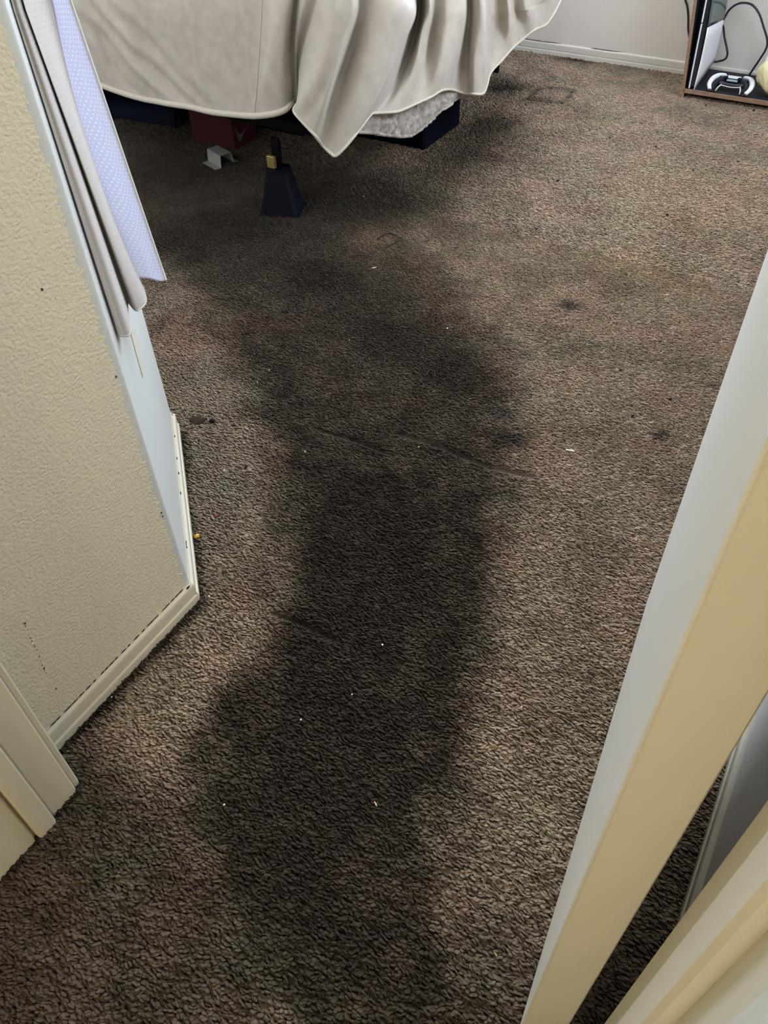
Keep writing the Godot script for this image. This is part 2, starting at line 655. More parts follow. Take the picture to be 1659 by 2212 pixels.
# worn walkway from the doorway to the bed: x, z, half width
const PATH := [[-0.10, -0.19, 0.08], [-0.21, -0.23, 0.13], [-0.30, -0.28, 0.15], [-0.36, -0.34, 0.19], [-0.40, -0.42, 0.22], [-0.43, -0.50, 0.24], [-0.44, -0.59, 0.23], [-0.47, -0.68, 0.22], [-0.53, -0.83, 0.23], [-0.62, -1.00, 0.26], [-0.72, -1.20, 0.30], [-0.89, -1.42, 0.34], [-1.06, -1.57, 0.37], [-1.28, -1.73, 0.38], [-1.51, -1.87, 0.38]]
const CORE := [[-0.28, -0.26, 0.07], [-0.37, -0.31, 0.11], [-0.42, -0.41, 0.14], [-0.44, -0.54, 0.13], [-0.51, -0.66, 0.13], [-0.57, -0.81, 0.15], [-0.65, -0.98, 0.16]]
const SPOTS := [[-0.55, -1.42, 0.042, 0.032, "blue"], [-0.49, -1.35, 0.037, 0.030, "blue"], [-0.59, -1.94, 0.036, 0.034, "blue"], [-0.20, -1.52, 0.026, 0.024, "blue"], [-0.76, -1.34, 0.051, 0.056, "red"], [-1.26, -1.46, 0.141, 0.052, "red"], [-1.51, -1.37, 0.079, 0.055, "red"], [-0.36, -1.00, 0.064, 0.035, "red"], [-1.35, -3.92, 0.12, 0.06, "dark"], [-1.36, -3.02, 0.17, 0.22, "dark"], [-1.48, -3.45, 0.10, 0.12, "dark"], [-0.46, -2.74, 0.255, 0.265, "yellow"], [-0.49, -2.24, 0.162, 0.130, "yellow"], [-1.27, -2.03, 0.088, 0.076, "tan"], [-0.14, -1.75, 0.033, 0.023, "dark"], [-0.75, -0.67, 0.054, 0.047, "red"], [-0.61, -0.07, 0.027, 0.016, "dark"], [-1.28, -1.73, 0.301, 0.140, "dark"], [-0.96, -1.57, 0.248, 0.139, "dark"], [-0.72, -1.51, 0.140, 0.124, "dark"], [-1.71, -1.90, 0.306, 0.138, "dark"], [-1.36, -2.32, 0.300, 0.230, "dark"], [-1.60, -2.20, 0.35, 0.25, "dark"], [-2.15, -2.10, 0.5, 0.42, "dark"], [-1.30, -2.75, 0.22, 0.30, "dark"], [-1.85, -1.70, 0.35, 0.25, "dark"], [-2.4, -2.5, 0.6, 0.4, "dark"], [-0.19, -1.59, 0.182, 0.291, "clean"], [-0.11, -1.01, 0.103, 0.180, "clean"], [-0.76, -2.93, 0.423, 0.405, "clean"], [-1.25, -1.15, 0.106, 0.144, "clean"], [-1.01, -0.86, 0.071, 0.158, "clean"], [-1.42, -1.32, 0.114, 0.094, "red"]]  # stains; the dark ones under and beside the bed also paint its shade
# pressed-in lines: furniture feet and creases
const DENTS := [[[-0.716, -1.231], [-0.634, -1.238], [-0.561, -1.233], [-0.49, -1.229], [-0.397, -1.246]], [[-0.895, -1.15], [-0.811, -1.159], [-0.698, -1.157]], [[-0.672, -0.662], [-0.614, -0.67], [-0.541, -0.67]], [[-1.339, -3.379], [-1.345, -3.507], [-1.3, -3.536], [-1.206, -3.55], [-1.194, -3.481], [-1.194, -3.395], [-1.244, -3.377], [-1.315, -3.372], [-1.339, -3.379]]]
const DENT_SIZE := [0.013, 0.009, 0.009, 0.023]
const GX0 := -2.9
const GZ0 := -4.0
const GS := 0.0125
const GNX := 336
const GNZ := 356
var stain := PackedColorArray()  # carpet colour grid: stains, dirt and the painted shade at the bed


func chain(p: Vector2, list: Array) -> float:
	# 1 well inside a chain of rounded cones, 0 outside
	var best := 0.0
	for i in list.size() - 1:
		var a := Vector2(list[i][0], list[i][1])
		var b := Vector2(list[i + 1][0], list[i + 1][1])
		var ab := b - a
		var t := clampf((p - a).dot(ab) / ab.length_squared(), 0.0, 1.0)
		var r: float = lerpf(list[i][2], list[i + 1][2], t)
		best = maxf(best, 1.0 - smoothstep(r * 0.66, r * 1.26, p.distance_to(a + ab * t)))
	return best


func carpet_colour(x: float, z: float) -> Color:
	var clean := Color(0.315, 0.243, 0.178)
	var dirt_shade := Color(0.036, 0.0285, 0.022)
	var w := Vector2(x + 0.05 * broad.get_noise_2d(x * 5.0, z * 5.0 + 9.0), z + 0.05 * broad.get_noise_2d(x * 5.0 + 31.0, z * 5.0))
	var d := lerpf(0.64, 0.90, smoothstep(-1.75, -0.95, z)) * chain(w, PATH)
	d = maxf(d, 1.0 * chain(w, CORE))
	# darker carpet at the doorway and grime along the foot of the walls
	d = maxf(d, 0.75 * smoothstep(-0.40, -0.22, z) * (1.0 - smoothstep(-0.35, -0.1, x)))
	d = maxf(d, 0.74 * smoothstep(-0.60, -0.24, z) * smoothstep(-0.35, -0.1, x))
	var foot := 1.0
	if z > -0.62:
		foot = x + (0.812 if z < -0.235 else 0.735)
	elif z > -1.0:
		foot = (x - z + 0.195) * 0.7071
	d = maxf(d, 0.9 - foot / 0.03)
	d = maxf(d, 0.12 + 0.25 * broad.get_noise_2d(x * 3.0, z * 3.0))
	d = clampf(d + 0.14 * broad.get_noise_2d(x * 9.0 + 5.0, z * 9.0), 0.0, 1.0)
	for s in SPOTS:
		var q := Vector2((w.x - s[0]) / s[2], (w.y - s[1]) / s[3])
		var l := q.length_squared()
		if l < 2.5:
			var k := exp(-l * 1.4)
			match s[4]:
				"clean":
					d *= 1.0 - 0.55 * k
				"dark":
					d = lerpf(d, maxf(d, 0.97), 0.85 * k)  # real dark stains, and the bed's shade put into the colour
	var c := clean.lerp(dirt_shade, 1.0 - pow(1.0 - d, 1.25))
	var red := broad.get_noise_2d(x * 4.0 + 70.0, z * 4.0)
	c.r *= 1.0 + 0.07 * red
	c.g *= 1.0 - 0.03 * red
	for s in SPOTS:
		var q := Vector2((x - s[0]) / s[2], (z - s[1]) / s[3])
		var l := q.length_squared()
		if l < 2.5:
			var k := exp(-l * 1.4)
			match s[4]:
				"blue":
					c = c.lerp(Color(0.034, 0.035, 0.038), 0.85 * k)
				"red":
					c = c.lerp(Color(c.r * 0.98, c.g * 0.82, c.b * 0.80), 0.8 * k)
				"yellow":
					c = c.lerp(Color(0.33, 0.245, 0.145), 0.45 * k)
				"tan":
					c = c.lerp(Color(0.25, 0.18, 0.12), 0.8 * k)
	return c


func stain_shade_at(x: float, z: float) -> Color:
	var i := clampi(int((x - GX0) / GS), 0, GNX - 1)
	var j := clampi(int((z - GZ0) / GS), 0, GNZ - 1)
	return stain[j * GNX + i]


func build_carpet() -> void:
	for j in GNZ:
		for i in GNX:
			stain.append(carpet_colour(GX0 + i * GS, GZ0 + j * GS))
	# the backing the yarn stands in
	var verts := PackedVector3Array()
	var cols := PackedColorArray()
	var norms := PackedVector3Array()
	var idx := PackedInt32Array()
	var step := 4
	var nx := GNX / step
	var nz := GNZ / step
	for j in nz:
		for i in nx:
			verts.append(V(GX0 + i * GS * step, -0.007, GZ0 + j * GS * step))
			norms.append(Vector3.UP)
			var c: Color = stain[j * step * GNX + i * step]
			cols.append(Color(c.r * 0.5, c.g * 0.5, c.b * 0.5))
	for j in nz - 1:
		for i in nx - 1:
			var a := j * nx + i
			idx.append_array(PackedInt32Array([a, a + 1, a + nx, a + 1, a + nx + 1, a + nx]))
	# the rest of the floor, plain, and the slab under it
	var base := verts.size()
	for p in [V(-3.6, -0.0075, 2.3), V(-3.6, -0.0075, -4.09), V(1.2, -0.0075, -4.09), V(1.2, -0.0075, 2.3), V(-3.6, -0.1, 2.3), V(-3.6, -0.1, -4.09), V(1.2, -0.1, -4.09), V(1.2, -0.1, 2.3)]:
		verts.append(p)
		norms.append(Vector3.UP if p.y > -0.05 else Vector3.DOWN)
		cols.append(Color(0.16, 0.125, 0.095))
	for f in [[0, 1, 2, 3], [7, 6, 5, 4], [0, 4, 5, 1], [1, 5, 6, 2], [2, 6, 7, 3], [3, 7, 4, 0]]:
		idx.append_array(PackedInt32Array([base + f[0], base + f[1], base + f[2], base + f[0], base + f[2], base + f[3]]))
	var arr := []
	arr.resize(Mesh.ARRAY_MAX)
	arr[Mesh.ARRAY_VERTEX] = verts
	arr[Mesh.ARRAY_NORMAL] = norms
	arr[Mesh.ARRAY_COLOR] = cols
	arr[Mesh.ARRAY_INDEX] = idx
	var am := ArrayMesh.new()
	am.add_surface_from_arrays(Mesh.PRIMITIVE_TRIANGLES, arr)
	var floor_mesh := MeshInstance3D.new()
	floor_mesh.name = "floor"
	floor_mesh.mesh = am
	floor_mesh.material_override = M.carpet_back
	add_child(floor_mesh)
	tag(floor_mesh, "stained brown carpet with a dark worn walkway from the door to the bed", "carpet", "", "structure")
	# one tuft of yarn, leaning towards the door
	var st := soft()
	var prof := [[0.0, 0.0029, 0.0017, 0.0], [0.3, 0.0034, 0.0021, 0.0003], [0.62, 0.0035, 0.0022, 0.0012], [0.86, 0.0027, 0.0017, 0.0024], [1.0, 0.0006, 0.0004, 0.0034]]
	var rows := []
	for p in prof:
		var ring := PackedVector3Array()
		for k in 6:
			var a := TAU * k / 6.0
			ring.append(V(p[1] * cos(a), p[0] * 0.0095, p[2] * sin(a) + p[3]))
		rows.append(ring)
	add_strip(st, rows, true)
	st.generate_normals()
	var tuft := st.commit()
	var buf := PackedFloat32Array()
	var rough := FastNoiseLite.new()
	rough.seed = 5
	rough.noise_type = FastNoiseLite.TYPE_SIMPLEX
	rough.fractal_octaves = 2
	rough.frequency = 1.0
	sow(buf, rough, -2.25, 0.30, 1.0)
	sow(buf, rough, -3.945, -2.25, 1.32)
	var mm := MultiMesh.new()
	mm.transform_format = MultiMesh.TRANSFORM_3D
	mm.use_colors = true
	mm.mesh = tuft
	mm.instance_count = buf.size() / 16
	mm.buffer = buf
	var pile := MultiMeshInstance3D.new()
	pile.name = "carpet_pile"
	pile.multimesh = mm
	pile.material_override = M.carpet_yarn
	floor_mesh.add_child(pile)
	tag(pile, "", "", "", "stuff")


func sow(buf: PackedFloat32Array, rough: FastNoiseLite, z0: float, z1: float, s: float) -> void:
	var dx := 0.0047 * s
	var dz := 0.0034 * s
	var z := z0
	while z < z1:
		var x0 := maxf(-2.75, z * 1.05 - 0.3)
		if z > -0.1:
			x0 = -0.95
		elif z > -0.222:
			x0 = -0.735
		elif z > -0.606:
			x0 = -0.818
		elif z > -0.99:
			x0 = maxf(z - 0.205, -1.3)
		if z < -2.6:
			x0 = maxf(x0, -1.95)
		var x1 := 0.142 if z < -0.222 else (0.07 if z < -0.1 else 0.35)
		var x := x0 + dx * rng.randf()
		while x < x1:
			var px := x + dx * rng.randf_range(-0.55, 0.55)
			var pz := z + dz * rng.randf_range(-0.55, 0.55)
			var row := rough.get_noise_2d(px * 46.0, pz * 180.0)
			var clump := rough.get_noise_2d(px * 24.0 + 50.0, pz * 40.0)
			var high := 0.86 + 0.52 * row + 0.18 * clump + rng.randf_range(-0.1, 0.1)
			var c := stain_shade_at(px, pz)
			var tone := 1.0 + 0.19 * row + 0.12 * clump + rng.randf_range(-0.12, 0.12)
			for k in DENTS.size():
				var line: Array = DENTS[k]
				if absf(px - line[0][0]) > 0.5 or absf(pz - line[0][1]) > 0.25:
					continue
				var q := Vector2(px, pz)
				for i in line.size() - 1:
					var a := Vector2(line[i][0], line[i][1])
					var ab := Vector2(line[i + 1][0], line[i + 1][1]) - a
					var t := clampf((q - a).dot(ab) / ab.length_squared(), 0.0, 1.0)
					var far: float = q.distance_to(a + ab * t) / DENT_SIZE[k]
					if far < 1.0:
						high *= lerpf(0.22, 1.0, far * far)
						tone *= lerpf(0.12 if k == 3 else 0.3, 1.0, far)
			high = clampf(high, 0.25, 1.35)
			var b := Basis(Vector3.UP, rng.randf_range(-0.35, 0.35) + 0.45 * clump).scaled_local(V(s * rng.randf_range(1.0, 1.65), high, s * rng.randf_range(0.65, 0.95)))
			b = Basis(Vector3.RIGHT, 0.25 + 0.3 * clump + rng.randf_range(-0.15, 0.15)) * b
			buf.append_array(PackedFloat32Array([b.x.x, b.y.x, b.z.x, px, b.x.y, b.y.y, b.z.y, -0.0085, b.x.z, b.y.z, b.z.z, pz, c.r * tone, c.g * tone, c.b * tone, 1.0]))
			x += dx
		z += dz


# ---------------------------------------------------------------- door frame and door

func build_frame_and_door() -> void:
	var st := flat()
	# strike side: rabbet and room casing, stop, hall part with its casing; feet sunk in the pile
	add_box(st, V(-0.757, -0.012, -0.222), V(-0.735, 2.06, -0.172), 0.003)
	add_box(st, V(-0.757, -0.012, -0.176), V(-0.7385, 2.06, -0.10), 0.002)
	add_box(st, V(-0.757, -0.012, -0.134), V(-0.7305, 2.06, -0.062), 0.003)
	var fr := structure("trim_1", st, M.trim_paint, "cream door jamb at the strike side, left foot of the doorway", "door jamb")
	st = flat()
	add_box(st, V(-0.739, -0.010, -0.170), V(-0.7235, 2.06, -0.138), 0.003)
	obj("door_stop", st, M.trim_paint, fr)
	st = flat()
	add_box(st, V(-0.80, -0.012, -0.234), V(-0.7405, 2.1, -0.2215), 0.003)
	obj("room_casing", st, M.trim_paint, fr)
	st = flat()
	add_box(st, V(-0.80, -0.012, -0.10), V(-0.7445, 2.1, -0.076), 0.004)
	obj("hall_casing", st, M.trim_paint, fr)
	st = flat()
	add_box(st, V(0.066, -0.012, -0.239), V(0.092, 2.06, -0.1), 0.002)
	fr = structure("trim_2", st, M.jamb_paint, "yellowish cream door jamb at the hinge side, nearest the camera", "door jamb")
	st = flat()
	add_box(st, V(0.056, -0.010, -0.182), V(0.07, 2.06, -0.148), 0.003)
	obj("door_stop", st, M.jamb_paint, fr)
	st = flat()
	add_box(st, V(0.0625, -0.012, -0.118), V(0.13, 2.1, -0.082), 0.004)
	obj("hall_casing", st, M.corner_paint, fr)
	st = flat()
	add_box(st, V(-0.735, 2.035, -0.222), V(0.066, 2.06, -0.1), 0.002)
	structure("trim_3", st, M.trim_paint, "head of the doorway above the camera", "door jamb")
	# the open door
	var d := thing("door_1", "white painted bedroom door standing open, seen edge on", "door", V(0.003, 0.010, -0.262), atan2(0.098, 0.995))
	d.set_meta("kind", "structure")
	st = flat()
	add_box(st, V(0.0, 0, -0.762), V(0.045, 2.02, -0.002), 0.0025)
	obj("slab", st, M.door_paint, d)
	st = flat()
	add_box(st, V(0.0015, 0.0, -0.0035), V(0.0445, 2.02, 0.0), 0.0012)
	obj("hinge_edge", st, M.jamb_paint, d)
	for y in [1.05, 1.8]:
		st = soft()
		var axis := PackedVector3Array()
		for k in 5:
			axis.append(V(0.049, y - 0.045 + 0.0225 * k, 0.002))
		add_tube(st, axis, 0.006, 10)
		obj("hinge", st, M.brass, d)


# ---------------------------------------------------------------- bed and blanket

func build_bed() -> void:
	var b := thing("bed", "high bed of mattress and box spring under a pale blanket", "bed", V(-2.4, 0, -2.88))
	var st := flat()
	add_box(st, V(-1.0, 0.43, -0.78), V(0.98, 0.75, 0.78), 0.05)
	obj("mattress", st, M.mattress, b)
	st = flat()
	add_box(st, V(-1.0, 0.255, -0.77), V(0.97, 0.43, 0.77), 0.015)
	obj("box_spring", st, M.navy_cloth, b)
	st = flat()
	add_box(st, V(-0.99, 0.222, 0.72), V(0.95, 0.255, 0.755), 0.003)
	add_box(st, V(-0.99, 0.222, -0.755), V(0.95, 0.255, -0.72), 0.003)
	add_box(st, V(0.915, 0.222, -0.755), V(0.95, 0.255, 0.755), 0.003)
	obj("bed_frame", st, M.black_metal, b)
	for p in [V(0.745, 0, 0.83), V(-0.9, 0, 0.73), V(0.8, 0, -0.73), V(-0.9, 0, -0.73)]:
		st = flat()
		add_box(st, V(p.x - 0.016, 0.139 if is_equal_approx(p.x, 0.745) else -0.008, p.z - 0.016), V(p.x + 0.016, 0.225, minf(p.z + 0.016, 0.83)), 0.003)
		obj("leg", st, M.black_metal, b)
	st = flat()
	add_box(st, V(0.727, 0.140, 0.842), V(0.757, 0.178, 0.856), 0.002)
	obj("leg_cap", st, M.brass, b)
	# torn lining hanging in strands under the box spring
	for k in 4:
		st = soft()
		var x := 0.62 + 0.035 * k
		var from := V(x, 0.255, 0.64 - 0.02 * k)
		var pts := [from, from + V(rng.randf_range(-0.02, 0.02), -0.05, rng.randf_range(-0.02, 0.02)), from + V(rng.randf_range(-0.04, 0.04), -0.09, 0.01)]
		add_tube(st, smooth_line(pts, 4), 0.0018, 5)
		obj("lining_strand", st, M.leaf_brown, b)


func build_blanket() -> void:
	var cols := [
 [V(-2.82,0.551,-2.03), V(-2.811,0.441,-2.03), V(-2.779,0.39,-2.02), V(-2.729,0.328,-2.01)],
 [V(-2.61,0.517,-2.03), V(-2.541,0.416,-2.025), V(-2.498,0.351,-2.02), V(-2.448,0.313,-2.01)],
 [V(-2.388,0.541,-2.015), V(-2.335,0.444,-2.005), V(-2.31,0.366,-2.002), V(-2.295,0.298,-2.003)],
 [V(-2.32,0.545,-2.03), V(-2.287,0.444,-2.03), V(-2.25,0.355,-2.022), V(-2.19,0.285,-2.01)],
 [V(-2.196,0.56,-2.012), V(-2.159,0.466,-2), V(-2.125,0.357,-1.998), V(-2.07,0.288,-2.002)],
 [V(-2.115,0.564,-2.03), V(-2.094,0.453,-2.03), V(-2.032,0.343,-2.022), V(-1.948,0.289,-2.01)],
 [V(-1.954,0.582,-2.022), V(-1.94,0.475,-2.014), V(-1.902,0.351,-2.008), V(-1.858,0.29,-2.005)],
 [V(-1.764,0.598,-2.03), V(-1.765,0.493,-2.024), V(-1.767,0.368,-2.016), V(-1.76,0.296,-2.008)],
 [V(-1.618,0.613,-2.03), V(-1.642,0.485,-2.02), V(-1.668,0.37,-2.013), V(-1.685,0.304,-2.008)],
 [V(-1.529,0.629,-1.995), V(-1.575,0.502,-1.985), V(-1.615,0.397,-1.99), V(-1.602,0.326,-1.998)],
 [V(-1.502,0.63,-2), V(-1.529,0.518,-1.988), V(-1.557,0.405,-1.99), V(-1.559,0.343,-2)],
 [V(-1.51,0.623,-2.03), V(-1.538,0.504,-2.02), V(-1.543,0.406,-2.02), V(-1.549,0.354,-2.018)],
 [V(-1.516,0.618,-2.05), V(-1.544,0.501,-2.05), V(-1.552,0.414,-2.05), V(-1.562,0.351,-2.05)],
 [V(-1.463,0.632,-2.01), V(-1.51,0.526,-2.025), V(-1.538,0.441,-2.05), V(-1.547,0.359,-2.05)],
 [V(-1.439,0.63,-2.03), V(-1.503,0.517,-2.05), V(-1.537,0.441,-2.06), V(-1.539,0.357,-2.06)],
 [V(-1.42,0.634,-2.02), V(-1.464,0.532,-2.01), V(-1.489,0.449,-2), V(-1.491,0.373,-1.97)],
 [V(-1.358,0.645,-1.995), V(-1.369,0.554,-1.965), V(-1.405,0.461,-1.935), V(-1.471,0.37,-1.93)],
 [V(-1.329,0.645,-2.01), V(-1.334,0.567,-1.975), V(-1.37,0.44,-1.94), V(-1.439,0.352,-1.92)],
 [V(-1.306,0.645,-2.02), V(-1.32,0.572,-1.995), V(-1.351,0.442,-1.945), V(-1.394,0.323,-1.915)],
 [V(-1.34,0.624,-2.102), V(-1.362,0.516,-2.078), V(-1.383,0.41,-2.017), V(-1.392,0.287,-1.945)],
 [V(-1.294,0.629,-2.103), V(-1.303,0.538,-2.062), V(-1.319,0.413,-1.998), V(-1.358,0.272,-1.936)],
 [V(-1.249,0.623,-2.149), V(-1.261,0.536,-2.09), V(-1.294,0.4,-2.013), V(-1.342,0.266,-1.939)],
 [V(-1.263,0.592,-2.237), V(-1.266,0.494,-2.164), V(-1.285,0.381,-2.061), V(-1.322,0.286,-1.959)],
 [V(-1.293,0.566,-2.321), V(-1.292,0.483,-2.242), V(-1.298,0.394,-2.131), V(-1.31,0.314,-2.011)],
 [V(-1.343,0.537,-2.42), V(-1.345,0.468,-2.355), V(-1.347,0.367,-2.25), V(-1.345,0.315,-2.14)],
 [V(-1.39,0.531,-2.52), V(-1.39,0.427,-2.47), V(-1.38,0.33,-2.339), V(-1.36,0.3,-2.196)],
 [V(-1.36,0.539,-2.495), V(-1.36,0.435,-2.452), V(-1.35,0.346,-2.345), V(-1.348,0.288,-2.248)],
 [V(-1.3,0.561,-2.42), V(-1.315,0.477,-2.406), V(-1.33,0.353,-2.378), V(-1.34,0.275,-2.312)],
 [V(-1.36,0.524,-2.565), V(-1.375,0.405,-2.566), V(-1.35,0.321,-2.482), V(-1.335,0.266,-2.424)],
 [V(-1.32,0.526,-2.573), V(-1.315,0.419,-2.539), V(-1.31,0.335,-2.502), V(-1.32,0.268,-2.492)],
 [V(-1.3,0.512,-2.647), V(-1.3,0.427,-2.622), V(-1.305,0.331,-2.567), V(-1.315,0.27,-2.547)],
 [V(-1.35,0.481,-2.773), V(-1.37,0.347,-2.802), V(-1.372,0.27,-2.76), V(-1.372,0.211,-2.729)],
 [V(-1.37,0.465,-2.839), V(-1.37,0.337,-2.843), V(-1.365,0.252,-2.832), V(-1.355,0.18,-2.801)],
 [V(-1.325,0.478,-2.796), V(-1.32,0.356,-2.791), V(-1.315,0.272,-2.78), V(-1.315,0.187,-2.791)],
 [V(-1.305,0.478,-2.807), V(-1.3,0.35,-2.823), V(-1.3,0.256,-2.848), V(-1.3,0.175,-2.841)],
 [V(-1.345,0.45,-2.92), V(-1.34,0.333,-2.935), V(-1.33,0.243,-2.936), V(-1.325,0.176,-2.928)],
 [V(-1.37,0.426,-3.021), V(-1.37,0.318,-3.043), V(-1.36,0.244,-3.039), V(-1.34,0.2,-2.988)],
 [V(-1.355,0.415,-3.081), V(-1.355,0.337,-3.1), V(-1.348,0.278,-3.092), V(-1.34,0.215,-3.075)],
 [V(-1.32,0.424,-3.055), V(-1.32,0.361,-3.076), V(-1.325,0.307,-3.11), V(-1.33,0.241,-3.148)],
 [V(-1.37,0.382,-3.231), V(-1.365,0.333,-3.248), V(-1.35,0.295,-3.249), V(-1.34,0.242,-3.275)],
 [V(-1.32,0.388,-3.223), V(-1.315,0.347,-3.239), V(-1.32,0.306,-3.284), V(-1.325,0.258,-3.335)],
 [V(-1.36,0.357,-3.426), V(-1.36,0.318,-3.46), V(-1.35,0.277,-3.482), V(-1.34,0.237,-3.504)],
 [V(-1.35,0.371,-3.514), V(-1.35,0.331,-3.542), V(-1.345,0.298,-3.56), V(-1.34,0.26,-3.585)],
 [V(-1.36,0.406,-3.575), V(-1.36,0.367,-3.613), V(-1.355,0.333,-3.636), V(-1.35,0.289,-3.675)]
	]
	# complete every column upward: over the mattress edge and in across the top
	var lines := []
	for i in cols.size():
		var r: Array = cols[i]
		var p := V(minf(r[0].x, -1.40), 0.725, minf(r[0].z, -2.075))
		var middle := V(clampf(p.x, -2.6, -1.9), 0.785, clampf(p.z, -3.3, -2.5))
		var lip := p.lerp(middle, 0.18)
		lip.y = 0.775
		lines.append([middle, p.lerp(middle, 0.5) * V(1, 0, 1) + V(0, 0.786, 0), lip, p.lerp(r[0], 0.25) + V(0, 0.01, 0), r[0], r[1], r[2], r[3]])
	var sub := 6
	var per := 5
	var fine_cols := []
	for i in lines.size():
		fine_cols.append(smooth_line(lines[i], sub))
	var rows := []
	var nrow: int = fine_cols[0].size()
	for j in nrow:
		var across := []
		for i in fine_cols.size():
			across.append(fine_cols[i][j])
		rows.append(smooth_line(across, per))
	# small creases in the plush
	for j in nrow:
		var row: PackedVector3Array = rows[j]
		for i in row.size():
			var p := row[i]
			var wave := 0.004 * broad.get_noise_3d(p.x * 9.0, p.y * 4.0, p.z * 9.0) + 0.0012 * broad.get_noise_3d(p.x * 40.0, p.y * 25.0, p.z * 40.0)
			if p.z > -2.12 and p.y < 0.72:
				var u := p.x + 2.30 + 1.45 * (p.y - 0.545)
				wave += 0.013 * sin(u * TAU / 0.115) * exp(-(u / 0.17) ** 2) * smoothstep(0.28, 0.34, p.y)
			row[i] = p + (V(0.4, 0, 0.6) if p.y < 0.75 else Vector3.UP) * wave
		rows[j] = row
	var st := soft()
	add_strip(st, rows)
	var bl := obj("blanket", st, M.blanket)
	tag(bl, "pale beige plush blanket draped over the bed to just above the carpet", "blanket")
	# rolled hem along the lower edge
	st = soft()
	var low: PackedVector3Array = rows[nrow - 1]
	var front := PackedVector3Array()
	var rest := PackedVector3Array()
	for i in low.size():
		if i <= 13 * per:
			front.append(low[i] + V(0, -0.002, 0))
		elif i >= 15 * per:
			rest.append(low[i] + V(0, 0.002, 0))
	add_tube(st, front, 0.0095, 9)
	add_tube(st, rest, 0.0045, 8)
	obj("hem", st, M.blanket_hem, bl)
	# the seam that runs down the near side
	st = soft()
	var seam := PackedVector3Array()
	for j in range(8, nrow):
		seam.append(rows[j][8 * per] + V(0, 0, 0.001))
	add_tube(st, seam, 0.0016, 6)
	obj("seam", st, M.blanket_hem, bl)
	# fleece underside showing below the fold at the corner
	var lower := [V(-1.385, 0.276, -2.095), V(-1.385, 0.239, -2.2), V(-1.38, 0.194, -2.313), V(-1.375, 0.165, -2.391), V(-1.375, 0.147, -2.477), V(-1.38, 0.152, -2.596), V(-1.383, 0.157, -2.722), V(-1.385, 0.158, -2.855), V(-1.385, 0.13, -2.939)]
	var ups := []
	for t in 7:
		var line := []
		for k in lower.size():
			var p: Vector3 = lower[k]
			line.append(p + V(-0.012 * t / 6.0 + 0.012 * sin(PI * t / 6.0), 0.085 * t / 6.0, -0.012 * t / 6.0))
		ups.append(smooth_line(line, 8))
	for t in ups.size():
		var row: PackedVector3Array = ups[t]
		for i in row.size():
			row[i] += V(0.022, 0.006, 0.006) * broad.get_noise_3d(row[i].x * 16.0, row[i].y * 26.0, row[i].z * 26.0)
		ups[t] = row
	st = soft()
	add_strip(st, ups)
	add_tube(st, ups[0], 0.006, 7)
	obj("fleece_lining", st, M.fleece, bl)


# ---------------------------------------------------------------- cloth on the angled wall

